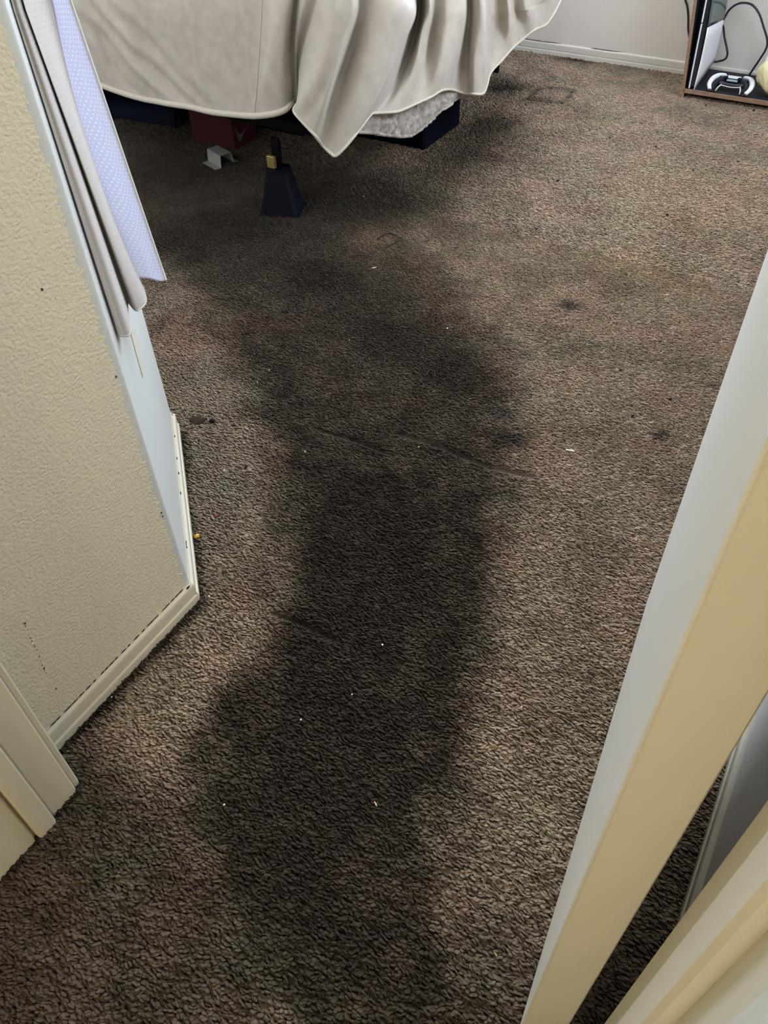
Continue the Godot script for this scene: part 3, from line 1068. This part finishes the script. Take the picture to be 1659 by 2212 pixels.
func build_hanging_cloth() -> void:
	var o := thing("hanging_cloth", "white perforated knit cloth hanging in folds on the angled wall", "cloth", V(-0.86, 0, -0.66))
	var at := o.position
	# (top, hem) of each fold line
	var near := [[V(-0.844, 0.984, -0.635), V(-0.852, 0.56, -0.647)], [V(-0.847, 0.982, -0.640), V(-0.852, 0.553, -0.655)], [V(-0.846, 0.981, -0.644), V(-0.862, 0.545, -0.677)], [V(-0.868, 0.978, -0.672), V(-0.937, 0.535, -0.746)], [V(-0.852, 0.976, -0.656), V(-0.919, 0.53, -0.742)], [V(-0.905, 0.96, -0.712), V(-0.92, 0.525, -0.753)], [V(-0.975, 0.938, -0.788), V(-0.935, 0.52, -0.782)], [V(-1.01, 0.93, -0.825), V(-0.972, 0.52, -0.815)]]
	var far := [[V(-1.01, 0.93, -0.825), V(-0.990, 0.525, -0.822)], [V(-1.004, 0.929, -0.822), V(-0.998, 0.52, -0.835)], [V(-0.996, 0.93, -0.823), V(-0.994, 0.51, -0.853)], [V(-0.988, 0.93, -0.826), V(-0.983, 0.504, -0.862)], [V(-0.985, 0.928, -0.833), V(-0.981, 0.5, -0.875)]]
	for part in [["front_fold", near, M.shaded_cloth], ["backlit_fold", far, M.backlit_cloth]]:  # one cloth in a shaded and a backlit colouring
		var rows := []
		for j in 26:
			var t := j / 25.0
			var y_up := -0.9 * (1.0 - t)   # the cloth runs on up out of the frame to its hook
			var line := []
			for c in part[1]:
				var top: Vector3 = c[0]
				var hem: Vector3 = c[1]
				var k := lerpf(-0.75, 1.0, t)
				var p := top.lerp(hem, k)
				if k < 0.0:
					p = top.lerp(V(-0.90, 1.30, -0.712), -k / 0.75)
				if c == near[7] or c == far[0]:
					p += V(-0.859, 0.025, 0.51) * 0.016 * (1.0 - absf(2.0 * clampf(k, 0, 1) - 1.0) ** 2)
				elif c == near[6] or c == far[1]:
					p += V(-0.859, 0.025, 0.51) * 0.010 * (1.0 - absf(2.0 * clampf(k, 0, 1) - 1.0) ** 2)
				line.append(p - at)
			rows.append(smooth_line(line, 6))
		var st := SurfaceTool.new()
		st.begin(Mesh.PRIMITIVE_TRIANGLES)
		st.set_smooth_group(0)
		var along := 0.0
		for j in rows.size() - 1:
			for i in rows[0].size() - 1:
				var q := [[i, j], [i, j + 1], [i + 1, j + 1], [i, j], [i + 1, j + 1], [i + 1, j]]
				for e in q:
					var row: PackedVector3Array = rows[e[1]]
					st.set_uv(Vector2(e[0] / (rows[0].size() - 1.0) * (1.6 if part[0] == "front_fold" else 0.62), e[1] / 25.0 * 7.6))
					st.add_vertex(row[e[0]])
		obj(part[0], st, part[2], o)
		st = soft()
		add_tube(st, rows[25], 0.0013, 6)
		obj("hem", st, part[2], o)
		if part[0] == "backlit_fold":
			st = soft()
			var edge := PackedVector3Array()
			for j in rows.size():
				edge.append(rows[j][rows[j].size() - 1])
			add_tube(st, edge, 0.0018, 6)
			obj("bound_edge", st, M.bag_white, o)
	var st := soft()
	add_tube(st, smooth_line([V(-0.925, 1.30, -0.695) - at, V(-0.905, 1.30, -0.712) - at, V(-0.895, 1.312, -0.722) - at], 4), 0.006, 8)
	obj("hook", st, M.black_metal, o)


# ---------------------------------------------------------------- under the bed

func build_under_bed() -> void:
	# riser: a flared hollow foot, turned a little
	var r := thing("bed_riser", "black plastic bed riser flaring to the carpet under the near bed leg", "bed riser", V(-1.645, 0, -2.045), 0.36)
	var st := flat()
	var levels := [[-0.012, 0.066, 0.056], [0.004, 0.066, 0.056], [0.005, 0.0625, 0.0525], [0.13, 0.036, 0.033], [0.138, 0.036, 0.033]]
	var rows := []
	for l in levels:
		var ring := PackedVector3Array()
		var cut := 0.010
		for s in [[1, 1], [-1, 1], [-1, -1], [1, -1]]:
			var a := V(s[0] * l[1], l[0], s[1] * (l[2] - cut))
			var b := V(s[0] * (l[1] - cut), l[0], s[1] * l[2])
			if s[0] * s[1] > 0:
				ring.append(a); ring.append(b)
			else:
				ring.append(b); ring.append(a)
		rows.append(ring)
	for i in rows.size() - 1:
		for k in 8:
			quad(st, rows[i][k], rows[i][(k + 1) % 8], rows[i + 1][(k + 1) % 8], rows[i + 1][k], V(0, 0.06, 0))
	for k in range(1, 7):
		tri(st, rows[4][0], rows[4][k], rows[4][k + 1], V(0, 0, 0))
	obj("foot", st, M.black_plastic, r)
	st = flat()
	add_box(st, V(-0.069, -0.010, -0.059), V(0.069, 0.002, 0.059), 0.003)
	obj("base_flange", st, M.black_metal, r)
	# dark storage box under the far side of the near corner
	var s := thing("storage_box", "dark navy fabric storage box on the carpet under the bed corner", "box", V(-1.66, 0, -2.84))
	st = flat()
	add_box(st, V(-0.24, -0.008, -0.15), V(0.20, 0.135, 0.145), 0.008)
	obj("body", st, M.navy_cloth, s)
	st = flat()
	add_box(st, V(-0.245, 0.125, -0.155), V(0.205, 0.158, 0.15), 0.006)
	obj("lid", st, M.navy_cloth, s)
	# red shoe box, one corner towards the door
	var red := thing("shoe_box", "dark red cardboard shoe box with a pale curved tick mark under the bed", "box", V(-2.106, 0, -2.372), -0.06)
	st = flat()
	add_box(st, V(-0.22, -0.006, -0.13), V(0.0, 0.155, 0.0), 0.002)
	obj("body", st, M.red_card, red)
	st = flat()
	add_box(st, V(-0.223, 0.150, -0.133), V(0.003, 0.185, 0.003), 0.002)
	obj("lid", st, M.red_card, red)
	st = soft()
	var hook := smooth_line([V(0.003, 0.080, -0.015), V(0.003, 0.045, -0.022), V(0.003, 0.034, -0.036), V(0.003, 0.046, -0.058), V(0.003, 0.078, -0.105)], 5)
	var rowa := PackedVector3Array()
	var rowb := PackedVector3Array()
	for i in hook.size():
		var t := float(i) / (hook.size() - 1)
		var wide := 0.012 * sin(PI * clampf(t * 1.15, 0.02, 0.98))
		rowa.append(hook[i] + V(0, wide, -wide * 0.3))
		rowb.append(hook[i] - V(0, wide, -wide * 0.3))
	add_strip(st, [rowa, rowb])
	obj("tick_mark", st, M.tick_grey, red)
	# folded metal bracket on the carpet
	var k := thing("metal_bracket", "small grey metal hat-shaped bracket lying on the carpet beside the red box", "bracket", V(-2.118, 0.001, -2.262), 1.25)
	st = flat()
	var shape := [Vector2(-0.052, 0.0), Vector2(-0.026, 0.0), Vector2(-0.022, 0.042), Vector2(0.022, 0.042), Vector2(0.028, 0.006), Vector2(0.048, 0.004)]
	for i in shape.size() - 1:
		var a := V(shape[i].x, shape[i].y, 0)
		var b := V(shape[i + 1].x, shape[i + 1].y, 0)
		var nrm := V(-(b - a).y, (b - a).x, 0).normalized() * 0.0016
		add_prism(st, [a, b, b + nrm, a + nrm], V(0, 0, 0.09))
	obj("channel", st, M.zinc, k)
	# dark blue tub further in
	var tub := thing("plastic_tub", "dark blue plastic tub lying in the shadow under the bed", "tub", V(-2.72, 0, -2.50), 0.15)
	st = soft()
	rows = []
	for i in 9:
		var a := PI * i / 8.0
		var ring := PackedVector3Array()
		for x in [-0.30, -0.29, 0.24, 0.26]:
			var q := 0.8 if absf(x) > 0.25 else 1.0
			ring.append(V(x, 0.115 * sin(a) * q - 0.008, 0.10 * cos(a) * q))
		rows.append(ring)
	add_strip(st, rows)
	obj("shell", st, M.blue_plastic, tub)
	st = soft()
	var lip := PackedVector3Array()
	for i in 13:
		var a := PI * i / 12.0
		lip.append(V(0.245, 0.12 * sin(a) - 0.008, 0.105 * cos(a)))
	add_tube(st, lip, 0.006, 7)
	obj("rim", st, M.blue_plastic, tub)


# ---------------------------------------------------------------- media cabinet

func build_cabinet() -> void:
	var lean := -0.095   # the carcass has racked to one side
	var c := thing("media_cabinet", "dark open-backed media cabinet with pale wood edging by the far wall", "cabinet", V(-0.775, 0, -3.66))
	var st := flat()
	add_prism(st, [V(0.002, -0.008, 0), V(0.013, -0.008, 0), V(0.013 + lean * 0.75, 0.75, 0), V(0.002 + lean * 0.75, 0.75, 0)], V(0, 0, -0.285))
	obj("side_panel", st, M.laminate_dark, c)
	st = flat()
	add_prism(st, [V(0.0, -0.008, 0.002), V(0.0125, -0.008, 0.002), V(0.0125 + lean * 0.75, 0.75, 0.002), V(lean * 0.75, 0.75, 0.002)], V(0, 0, -0.006))
	add_prism(st, [V(0.0, -0.008, 0.002), V(0.0022, -0.008, 0.002), V(0.0022 + lean * 0.75, 0.75, 0.002), V(lean * 0.75, 0.75, 0.002)], V(0, 0, -0.287))
	obj("wood_facing", st, M.wood_edge, c)
	st = flat()
	add_prism(st, [V(0.80, -0.008, 0), V(0.815, -0.008, 0), V(0.815 + lean * 0.75, 0.75, 0), V(0.80 + lean * 0.75, 0.75, 0)], V(0, 0, -0.285))
	obj("side_panel", st, M.laminate_dark, c)
	st = flat()
	add_box(st, V(0.010, 0.018, -0.285), V(0.80, 0.034, -0.001), 0.001)
	obj("bottom_shelf", st, M.laminate_dark, c)
	st = flat()
	add_box(st, V(0.004, 0.0175, -0.002), V(0.80, 0.0345, 0.002), 0.001)
	obj("shelf_edge", st, M.wood_edge, c)
	st = flat()
	add_box(st, V(0.03, -0.008, -0.05), V(0.80, 0.018, -0.035))
	obj("plinth", st, M.laminate_dark, c)
	st = flat()
	add_box(st, V(-0.09, 0.75, -0.287), V(0.76, 0.772, 0.004), 0.002)
	obj("top", st, M.laminate_dark, c)
	# game console standing on its side: two shells around a dark core, each shell split across
	var g := thing("game_console", "white game console standing upright at the end of the cabinet shelf", "console", V(-0.745, 0.034, -3.655))
	var sh := Transform3D(Basis(V(1, 0, 0), V(-0.035, 1, 0), V(0, 0, 1)), Vector3.ZERO)
	st = flat()
	add_box(st, V(-0.017, 0.006, -0.205), V(0.016, 0.35, -0.012), 0.004, sh)
	obj("core", st, M.console_black, g)
	st = flat()
	add_box(st, V(-0.007, 0.004, -0.02), V(-0.0035, 0.235, 0.0), 0.0008, sh)
	obj("shell_edge", st, M.console_white, g)
	st = flat()
	add_box(st, V(-0.007, 0.24, -0.02), V(-0.0035, 0.36, 0.0), 0.0008, sh)
	obj("shell_edge", st, M.console_white, g)
	# the near shell: lower matt piece with a curved lower edge, upper glossy piece with a dark reflection painted in
	var low := [Vector2(0.0, 0.0), Vector2(-0.03, 0.004), Vector2(-0.08, 0.018), Vector2(-0.14, 0.034), Vector2(-0.212, 0.048)]
	var split := func(z: float) -> float: return 0.226 + z * 0.10
	for piece in 2:
		st = soft()
		var outer := []
		var inner := []
		for i in 13:
			var t := i / 12.0
			var z := -0.216 * t
			var ylo := 0.0
			for q in low.size() - 1:
				if z <= low[q].x and z >= low[q + 1].x:
					ylo = lerpf(low[q].y, low[q + 1].y, (z - low[q].x) / (low[q + 1].x - low[q].x))
			if t >= 0.98:
				ylo = low[4].y
			var y0: float = ylo if piece == 0 else split.call(z) + 0.004
			var y1: float = split.call(z) if piece == 0 else 0.362
			var a := PackedVector3Array()
			var b := PackedVector3Array()
			for j in 7:
				var s := j / 6.0
				var y := lerpf(y0, y1, s)
				var x := 0.0175 + 0.006 * sin(PI * clampf(y / 0.36, 0, 1)) + 0.010 * t
				a.append(sh * V(x, y, z))
				b.append(sh * V(x - 0.003, y, z))
			outer.append(a)
			inner.append(b)
		add_strip(st, outer)
		add_strip(st, inner)
		for i in 12:
			for e in [0, 6]:
				quad(st, outer[i][e], outer[i + 1][e], inner[i + 1][e], inner[i][e], sh * V(0.02, 0.12 if piece == 0 else 0.3, -0.1))
		for j in 6:
			quad(st, outer[0][j], outer[0][j + 1], inner[0][j + 1], inner[0][j], sh * V(0.02, 0.12, -0.1))
		obj("side_shell", st, M.console_white if piece == 0 else M.console_reflection, g)
	build_gamepad()
	# crumpled bundle at the frame's edge
	var bag := thing("crumpled_bag", "pale yellow crumpled soft bundle with a white top on the cabinet shelf", "bag", V(-0.432, 0.048, -3.735))
	st = soft()
	var rows := []
	for i in 19:
		var a := PI * i / 18.0
		var ring := PackedVector3Array()
		for k in 28:
			var t := TAU * k / 28.0
			var d := V(sin(a) * cos(t), -cos(a), sin(a) * sin(t))
			var f := 1.0 + 0.16 * broad.get_noise_3d(d.x * 3.0, d.y * 1.2, d.z * 3.0) + 0.07 * sin(t * 5.0 + d.y * 3.0)
			ring.append(V(0, 0.066, 0) + d * V(0.082, 0.07, 0.075) * f)
		rows.append(ring)
	add_strip(st, rows, true)
	obj("bundle", st, M.pale_yellow, bag)
	st = soft()
	rows = []
	for i in 9:
		var a := PI * 0.52 + PI * 0.48 * i / 8.0
		var ring := PackedVector3Array()
		for k in 28:
			var t := TAU * k / 28.0
			var d := V(sin(a) * cos(t), -cos(a), sin(a) * sin(t))
			var f := 1.0 + 0.10 * broad.get_noise_3d(d.x * 3.0, d.y * 1.2, d.z * 3.0)
			ring.append(V(0.006, 0.092, -0.02) + d * V(0.078, 0.078, 0.074) * f)
		rows.append(ring)
	add_strip(st, rows, true)
	obj("white_top", st, M.bag_white, bag)


func build_gamepad() -> void:
	var g := thing("gamepad", "white and black wireless gamepad lying on the cabinet shelf", "gamepad", V(-0.598, 0.036, -3.712), 0.02)
	# the black middle
	var st := soft()
	var rows := []
	for i in 11:
		var t := i / 10.0 * 2.0 - 1.0
		var ring := PackedVector3Array()
		var depth := 0.032 - 0.006 * t * t
		for k in 12:
			var a := TAU * k / 12.0
			ring.append(V(t * 0.055, 0.028 + 0.012 * sin(a) + 0.006 * cos(a), -0.012 - depth * cos(a)))
		rows.append(ring)
	add_strip(st, rows, true)
	for e in [0, 10]:
		for k in range(1, 11):
			tri(st, rows[e][0], rows[e][k], rows[e][k + 1], V(0, 0.028, -0.012))
	obj("body", st, M.console_black, g)
	for s in [-1.0, 1.0]:
		# white shell of each grip: a curved horn
		st = soft()
		var line := smooth_line([V(s * 0.040, 0.036, -0.045), V(s * 0.064, 0.038, -0.030), V(s * 0.078, 0.034, 0.000), V(s * 0.080, 0.024, 0.036), V(s * 0.070, 0.013, 0.062)], 5)
		rows = []
		for i in line.size():
			var t := float(i) / (line.size() - 1)
			var w := 0.0138 * (1.0 - 0.45 * t) * (0.55 if i == 0 else 1.0) * (0.5 if i == line.size() - 1 else 1.0)
			var ring := PackedVector3Array()
			for k in 10:
				var a := TAU * k / 10.0
				ring.append(line[i] + V(w * cos(a), w * 0.9 * sin(a), 0.3 * w * sin(a)))
			rows.append(ring)
		add_strip(st, rows, true)
		obj("grip", st, M.console_white, g)
		# darker inner side of the grip
		st = soft()
		line = smooth_line([V(s * 0.048, 0.026, -0.004), V(s * 0.060, 0.020, 0.026), V(s * 0.060, 0.012, 0.056)], 5)
		add_tube(st, line, 0.012, 9, 0.007)
		obj("grip_inner", st, M.console_black, g)
		st = soft()
		line = smooth_line([V(s * 0.036, 0.022, 0.014), V(s * 0.044, 0.016, 0.034), V(s * 0.047, 0.010, 0.056)], 4)
		add_tube(st, line, 0.003, 6)
		obj("grip_trim", st, M.logo_white, g)
		# thumb stick
		st = soft()
		add_lump(st, V(s * 0.027, 0.046, 0.006), V(0.0095, 0.006, 0.0095), 0.0, 6, 12)
		add_tube(st, PackedVector3Array([V(s * 0.027, 0.030, 0.002), V(s * 0.027, 0.044, 0.005)]), 0.005, 8)
		obj("thumb_stick", st, M.black_plastic, g)
	st = flat()
	add_box(st, V(-0.026, 0.040, -0.038), V(0.026, 0.0435, -0.010), 0.0015)
	obj("touch_pad", st, M.console_white, g)
	st = flat()
	add_box(st, V(-0.022, 0.036, 0.000), V(0.022, 0.041, 0.016), 0.0015)
	obj("speaker_panel", st, M.pad_grey, g)
	st = soft()
	add_tube(st, smooth_line([V(-0.036, 0.020, 0.018), V(0, 0.018, 0.021), V(0.036, 0.020, 0.018)], 5), 0.0022, 6)
	obj("lower_trim", st, M.logo_white, g)


func build_cables() -> void:
	var st := soft()
	add_tube(st, smooth_line([V(-0.735, 0.20, -3.888), V(-0.722, 0.245, -3.9), V(-0.713, 0.268, -3.9), V(-0.692, 0.289, -3.9), V(-0.665, 0.298, -3.9), V(-0.63, 0.294, -3.9), V(-0.595, 0.267, -3.9), V(-0.563, 0.221, -3.9), V(-0.538, 0.182, -3.9), V(-0.532, 0.149, -3.9), V(-0.546, 0.105, -3.9), V(-0.571, 0.038, -3.9)], 5), 0.0042, 7)
	tag(obj("power_cable", st, M.cord), "black cable looping high from the console down to the shelf", "cable")
	st = soft()
	add_tube(st, smooth_line([V(-0.722, 0.214, -3.888), V(-0.718, 0.204, -3.9), V(-0.705, 0.171, -3.9), V(-0.684, 0.131, -3.9), V(-0.676, 0.109, -3.9), V(-0.681, 0.091, -3.9), V(-0.703, 0.081, -3.9), V(-0.72, 0.079, -3.888)], 5), 0.0042, 7)
	tag(obj("power_cable", st, M.cord), "short black cable hooking down behind the console's back edge", "cable")
	st = soft()
	add_tube(st, smooth_line([V(-0.95, 0.42, -3.950), V(-0.914, 0.291, -3.950), V(-0.893, 0.251, -3.950), V(-0.879, 0.21, -3.950), V(-0.867, 0.166, -3.947), V(-0.84, 0.12, -3.93)], 5), 0.0042, 7)
	tag(obj("power_cable", st, M.cord), "black cable running down the wall outside the cabinet", "cable")


# ---------------------------------------------------------------- litter on the carpet

func crumb(called: String, p: Array, r: Vector3, m: Material, label: String, category: String, group := "") -> void:
	var st := soft()
	add_lump(st, Vector3.ZERO, r, 0.35, 6, 8, rng.randf() * TAU)
	var o := obj(called, st, m)
	o.position = V(p[0], r.y * 0.55 - 0.0012, p[1])
	tag(o, label, category, group)


func strand(p: Array, label: String) -> void:
	var pts := []
	for q in p:
		pts.append(V(q[0], 0.0060, q[1]))
	var st := soft()
	add_tube(st, smooth_line(pts, 5), 0.0021, 6, 0.0012)
	tag(obj("hair_strand", st, M.crumb_dark), label, "hair")


func build_debris() -> void:
	for p in [
		[-1.134, -1.225, "nearer of two white crumbs lying close together past the black bead"],
		[-1.138, -1.281, "farther of two white crumbs lying close together past the black bead"],
		[-1.03, -1.494, "white crumb on the walkway just beyond the looping hair"],
		[-0.877, -1.065, "lone white crumb at the walkway's edge level with the black bead"],
		[-0.752, -0.511, "white crumb standing out from the middle of the textured wall's baseboard"],
		[-0.454, -0.699, "white crumb in the blackest middle of the walkway"],
		[-0.515, -0.32, "white crumb in the dark walkway nearest the doorway"],
		[-0.051, -0.777, "white crumb touching the bottom edge of the open door"],
		[-0.185, -0.707, "white crumb between the walkway and the open door"],
		[-0.827, -1.668, "white crumb on the walkway beyond the arched hair, towards the bed"],
		[-0.8, -0.63, "white crumb right against the corner where the baseboard turns"],
		[-0.76, -0.596, "white crumb one hand's width out from the turning baseboard corner"],
		[-1.001, -0.926, "white crumb out from the middle of the angled baseboard"],
		[-1.455, -2.252, "pale crumb in the shadow under the blanket's hanging point"],
		[-0.447, -0.585, "small white crumb on the dark walkway between the door and the jamb"],
		[-0.806, -0.373, "white crumb tucked under the edge of the textured wall's baseboard"],
		[-0.659, -1.206, "white crumb beside the long crease in the carpet"],
		[-0.495, -0.501, "white crumb on the widest dark part of the walkway"]]:
		crumb("white_crumb", p, V(0.0018, 0.0015, 0.0018) * rng.randf_range(0.7, 1.1), M.crumb_white, p[2], "crumb", "white crumbs scattered on the carpet")
	for p in [
		[-0.886, -3.115, "dark speck between the blanket and the square carpet dent"],
		[-0.917, -2.672, "dark speck out on the open carpet level with the storage box"],
		[-0.53, -2.967, "dark forked speck on the far open carpet before the cabinet"],
		[-0.508, -2.592, "dark pointed speck near the yellowish carpet patch"],
		[-0.84, -2.305, "dark speck beyond the walkway towards the pale far carpet"],
		[-0.708, -3.112, "brown-black speck on the carpet midway between bed and cabinet"],
		[-0.411, -3.113, "small dark speck on the far carpet towards the side wall"],
		[-0.273, -1.547, "round dark speck on the light carpet by the upper part of the door"],
		[-0.215, -1.651, "dark speck next to the small blue-black spot by the door"],
		[-0.076, -1.061, "dark speck against the far end of the open door"],
		[-0.311, -1.878, "dark speck among reddish smears on the light carpet"],
		[-0.658, -3.609, "dark twig-like speck at the foot of the cabinet, nearer its corner"],
		[-0.477, -3.642, "dark smudge of lint under the cabinet's shelf edge"],
		[-0.358, -1.706, "faint dark speck on the light carpet beside the walkway"],
		[-0.734, -0.731, "dark speck on the reddish carpet near the baseboard corner"],
		[-0.964, -0.956, "dark speck out from the far half of the angled baseboard"]]:
		var big := 1.35 if p[1] < -2.2 else 1.0
		crumb("dark_crumb", p, V(0.0042, 0.0028, 0.0030) * big * rng.randf_range(0.7, 1.1), M.crumb_dark, p[2], "crumb", "dark specks scattered on the carpet")
	crumb("black_bead", [-1.133, -1.046], V(0.0062, 0.0058, 0.0062), M.black_plastic, "round black bead on the carpet near the angled baseboard's far end", "bead")
	crumb("yellow_pellet", [-0.922, -0.739], V(0.0052, 0.0050, 0.0052), M.pellet_yellow, "yellow pellet on the carpet against the angled baseboard", "pellet")
	crumb("dark_lozenge", [-1.267, -1.527], V(0.014, 0.005, 0.007), M.crumb_dark, "dark oval scrap lying on the walkway past the hanging cloth", "scrap")
	crumb("red_thread", [-0.928, -0.806], V(0.007, 0.0015, 0.003), M.red_thread, "scrap of dark red thread near the angled baseboard", "thread")
	crumb("white_sliver", [-0.356, -1.361], V(0.010, 0.0016, 0.0022), M.crumb_white, "thin white sliver near the blue-black stains", "sliver")
	crumb("tan_sliver", [-1.171, -1.853], V(0.008, 0.0016, 0.0024), M.sliver_tan, "pale tan sliver on the carpet in front of the bed riser", "sliver")
	crumb("orange_sliver", [-0.311, -0.439], V(0.005, 0.0014, 0.0016), M.sliver_tan, "small orange-tan sliver in the darkest part of the walkway", "sliver")
	crumb("straw_sliver", [-0.062, -0.342], V(0.004, 0.0014, 0.0016), M.sliver_tan, "straw-coloured sliver on the carpet near the foot of the open door", "sliver")
	# dry leaf scrap
	var st := soft()
	var rows := []
	for i in 7:
		var t := i / 6.0
		var w := 0.016 * sin(PI * clampf(t, 0.06, 0.94)) * (1.0 + 0.35 * sin(t * 17.0))
		rows.append(PackedVector3Array([V(t * 0.040 - 0.02, 0.002 + 0.002 * sin(t * 9.0), -w), V(t * 0.040 - 0.02, 0.0055, 0), V(t * 0.040 - 0.02, 0.0015, w)]))
	add_strip(st, rows)
	var under := []
	for r in rows:
		var b := PackedVector3Array()
		for p in r:
			b.append(p - V(0, 0.0012, 0))
		under.append(b)
	add_strip(st, under)
	var leaf := obj("leaf_scrap", st, M.leaf_brown)
	leaf.position = V(-1.167, 0.0, -1.033)
	leaf.rotation.y = 0.3
	tag(leaf, "crumbly brown leaf scrap beside the black bead", "leaf")
	strand([[-1.351, -1.68], [-1.33, -1.685], [-1.281, -1.655]], "dark bent hair lying on the carpet in front of the bed riser")
	strand([[-0.941, -1.398], [-0.946, -1.441], [-0.939, -1.48], [-0.904, -1.464], [-0.887, -1.439]], "dark looping hair in the middle of the walkway")
	strand([[-0.77, -1.447], [-0.775, -1.464], [-0.763, -1.471], [-0.749, -1.452]], "short dark hair curled into an arch near the reddish stain")
	strand([[-1.249, -2.002], [-1.236, -2.051], [-1.185, -2.036], [-1.189, -2.0], [-1.199, -1.961]], "dark hair curled around the tan patch by the bed")
	strand([[-1.532, -1.623], [-1.508, -1.605], [-1.503, -1.578]], "short dark hair on the shadowed carpet left of the bed riser")
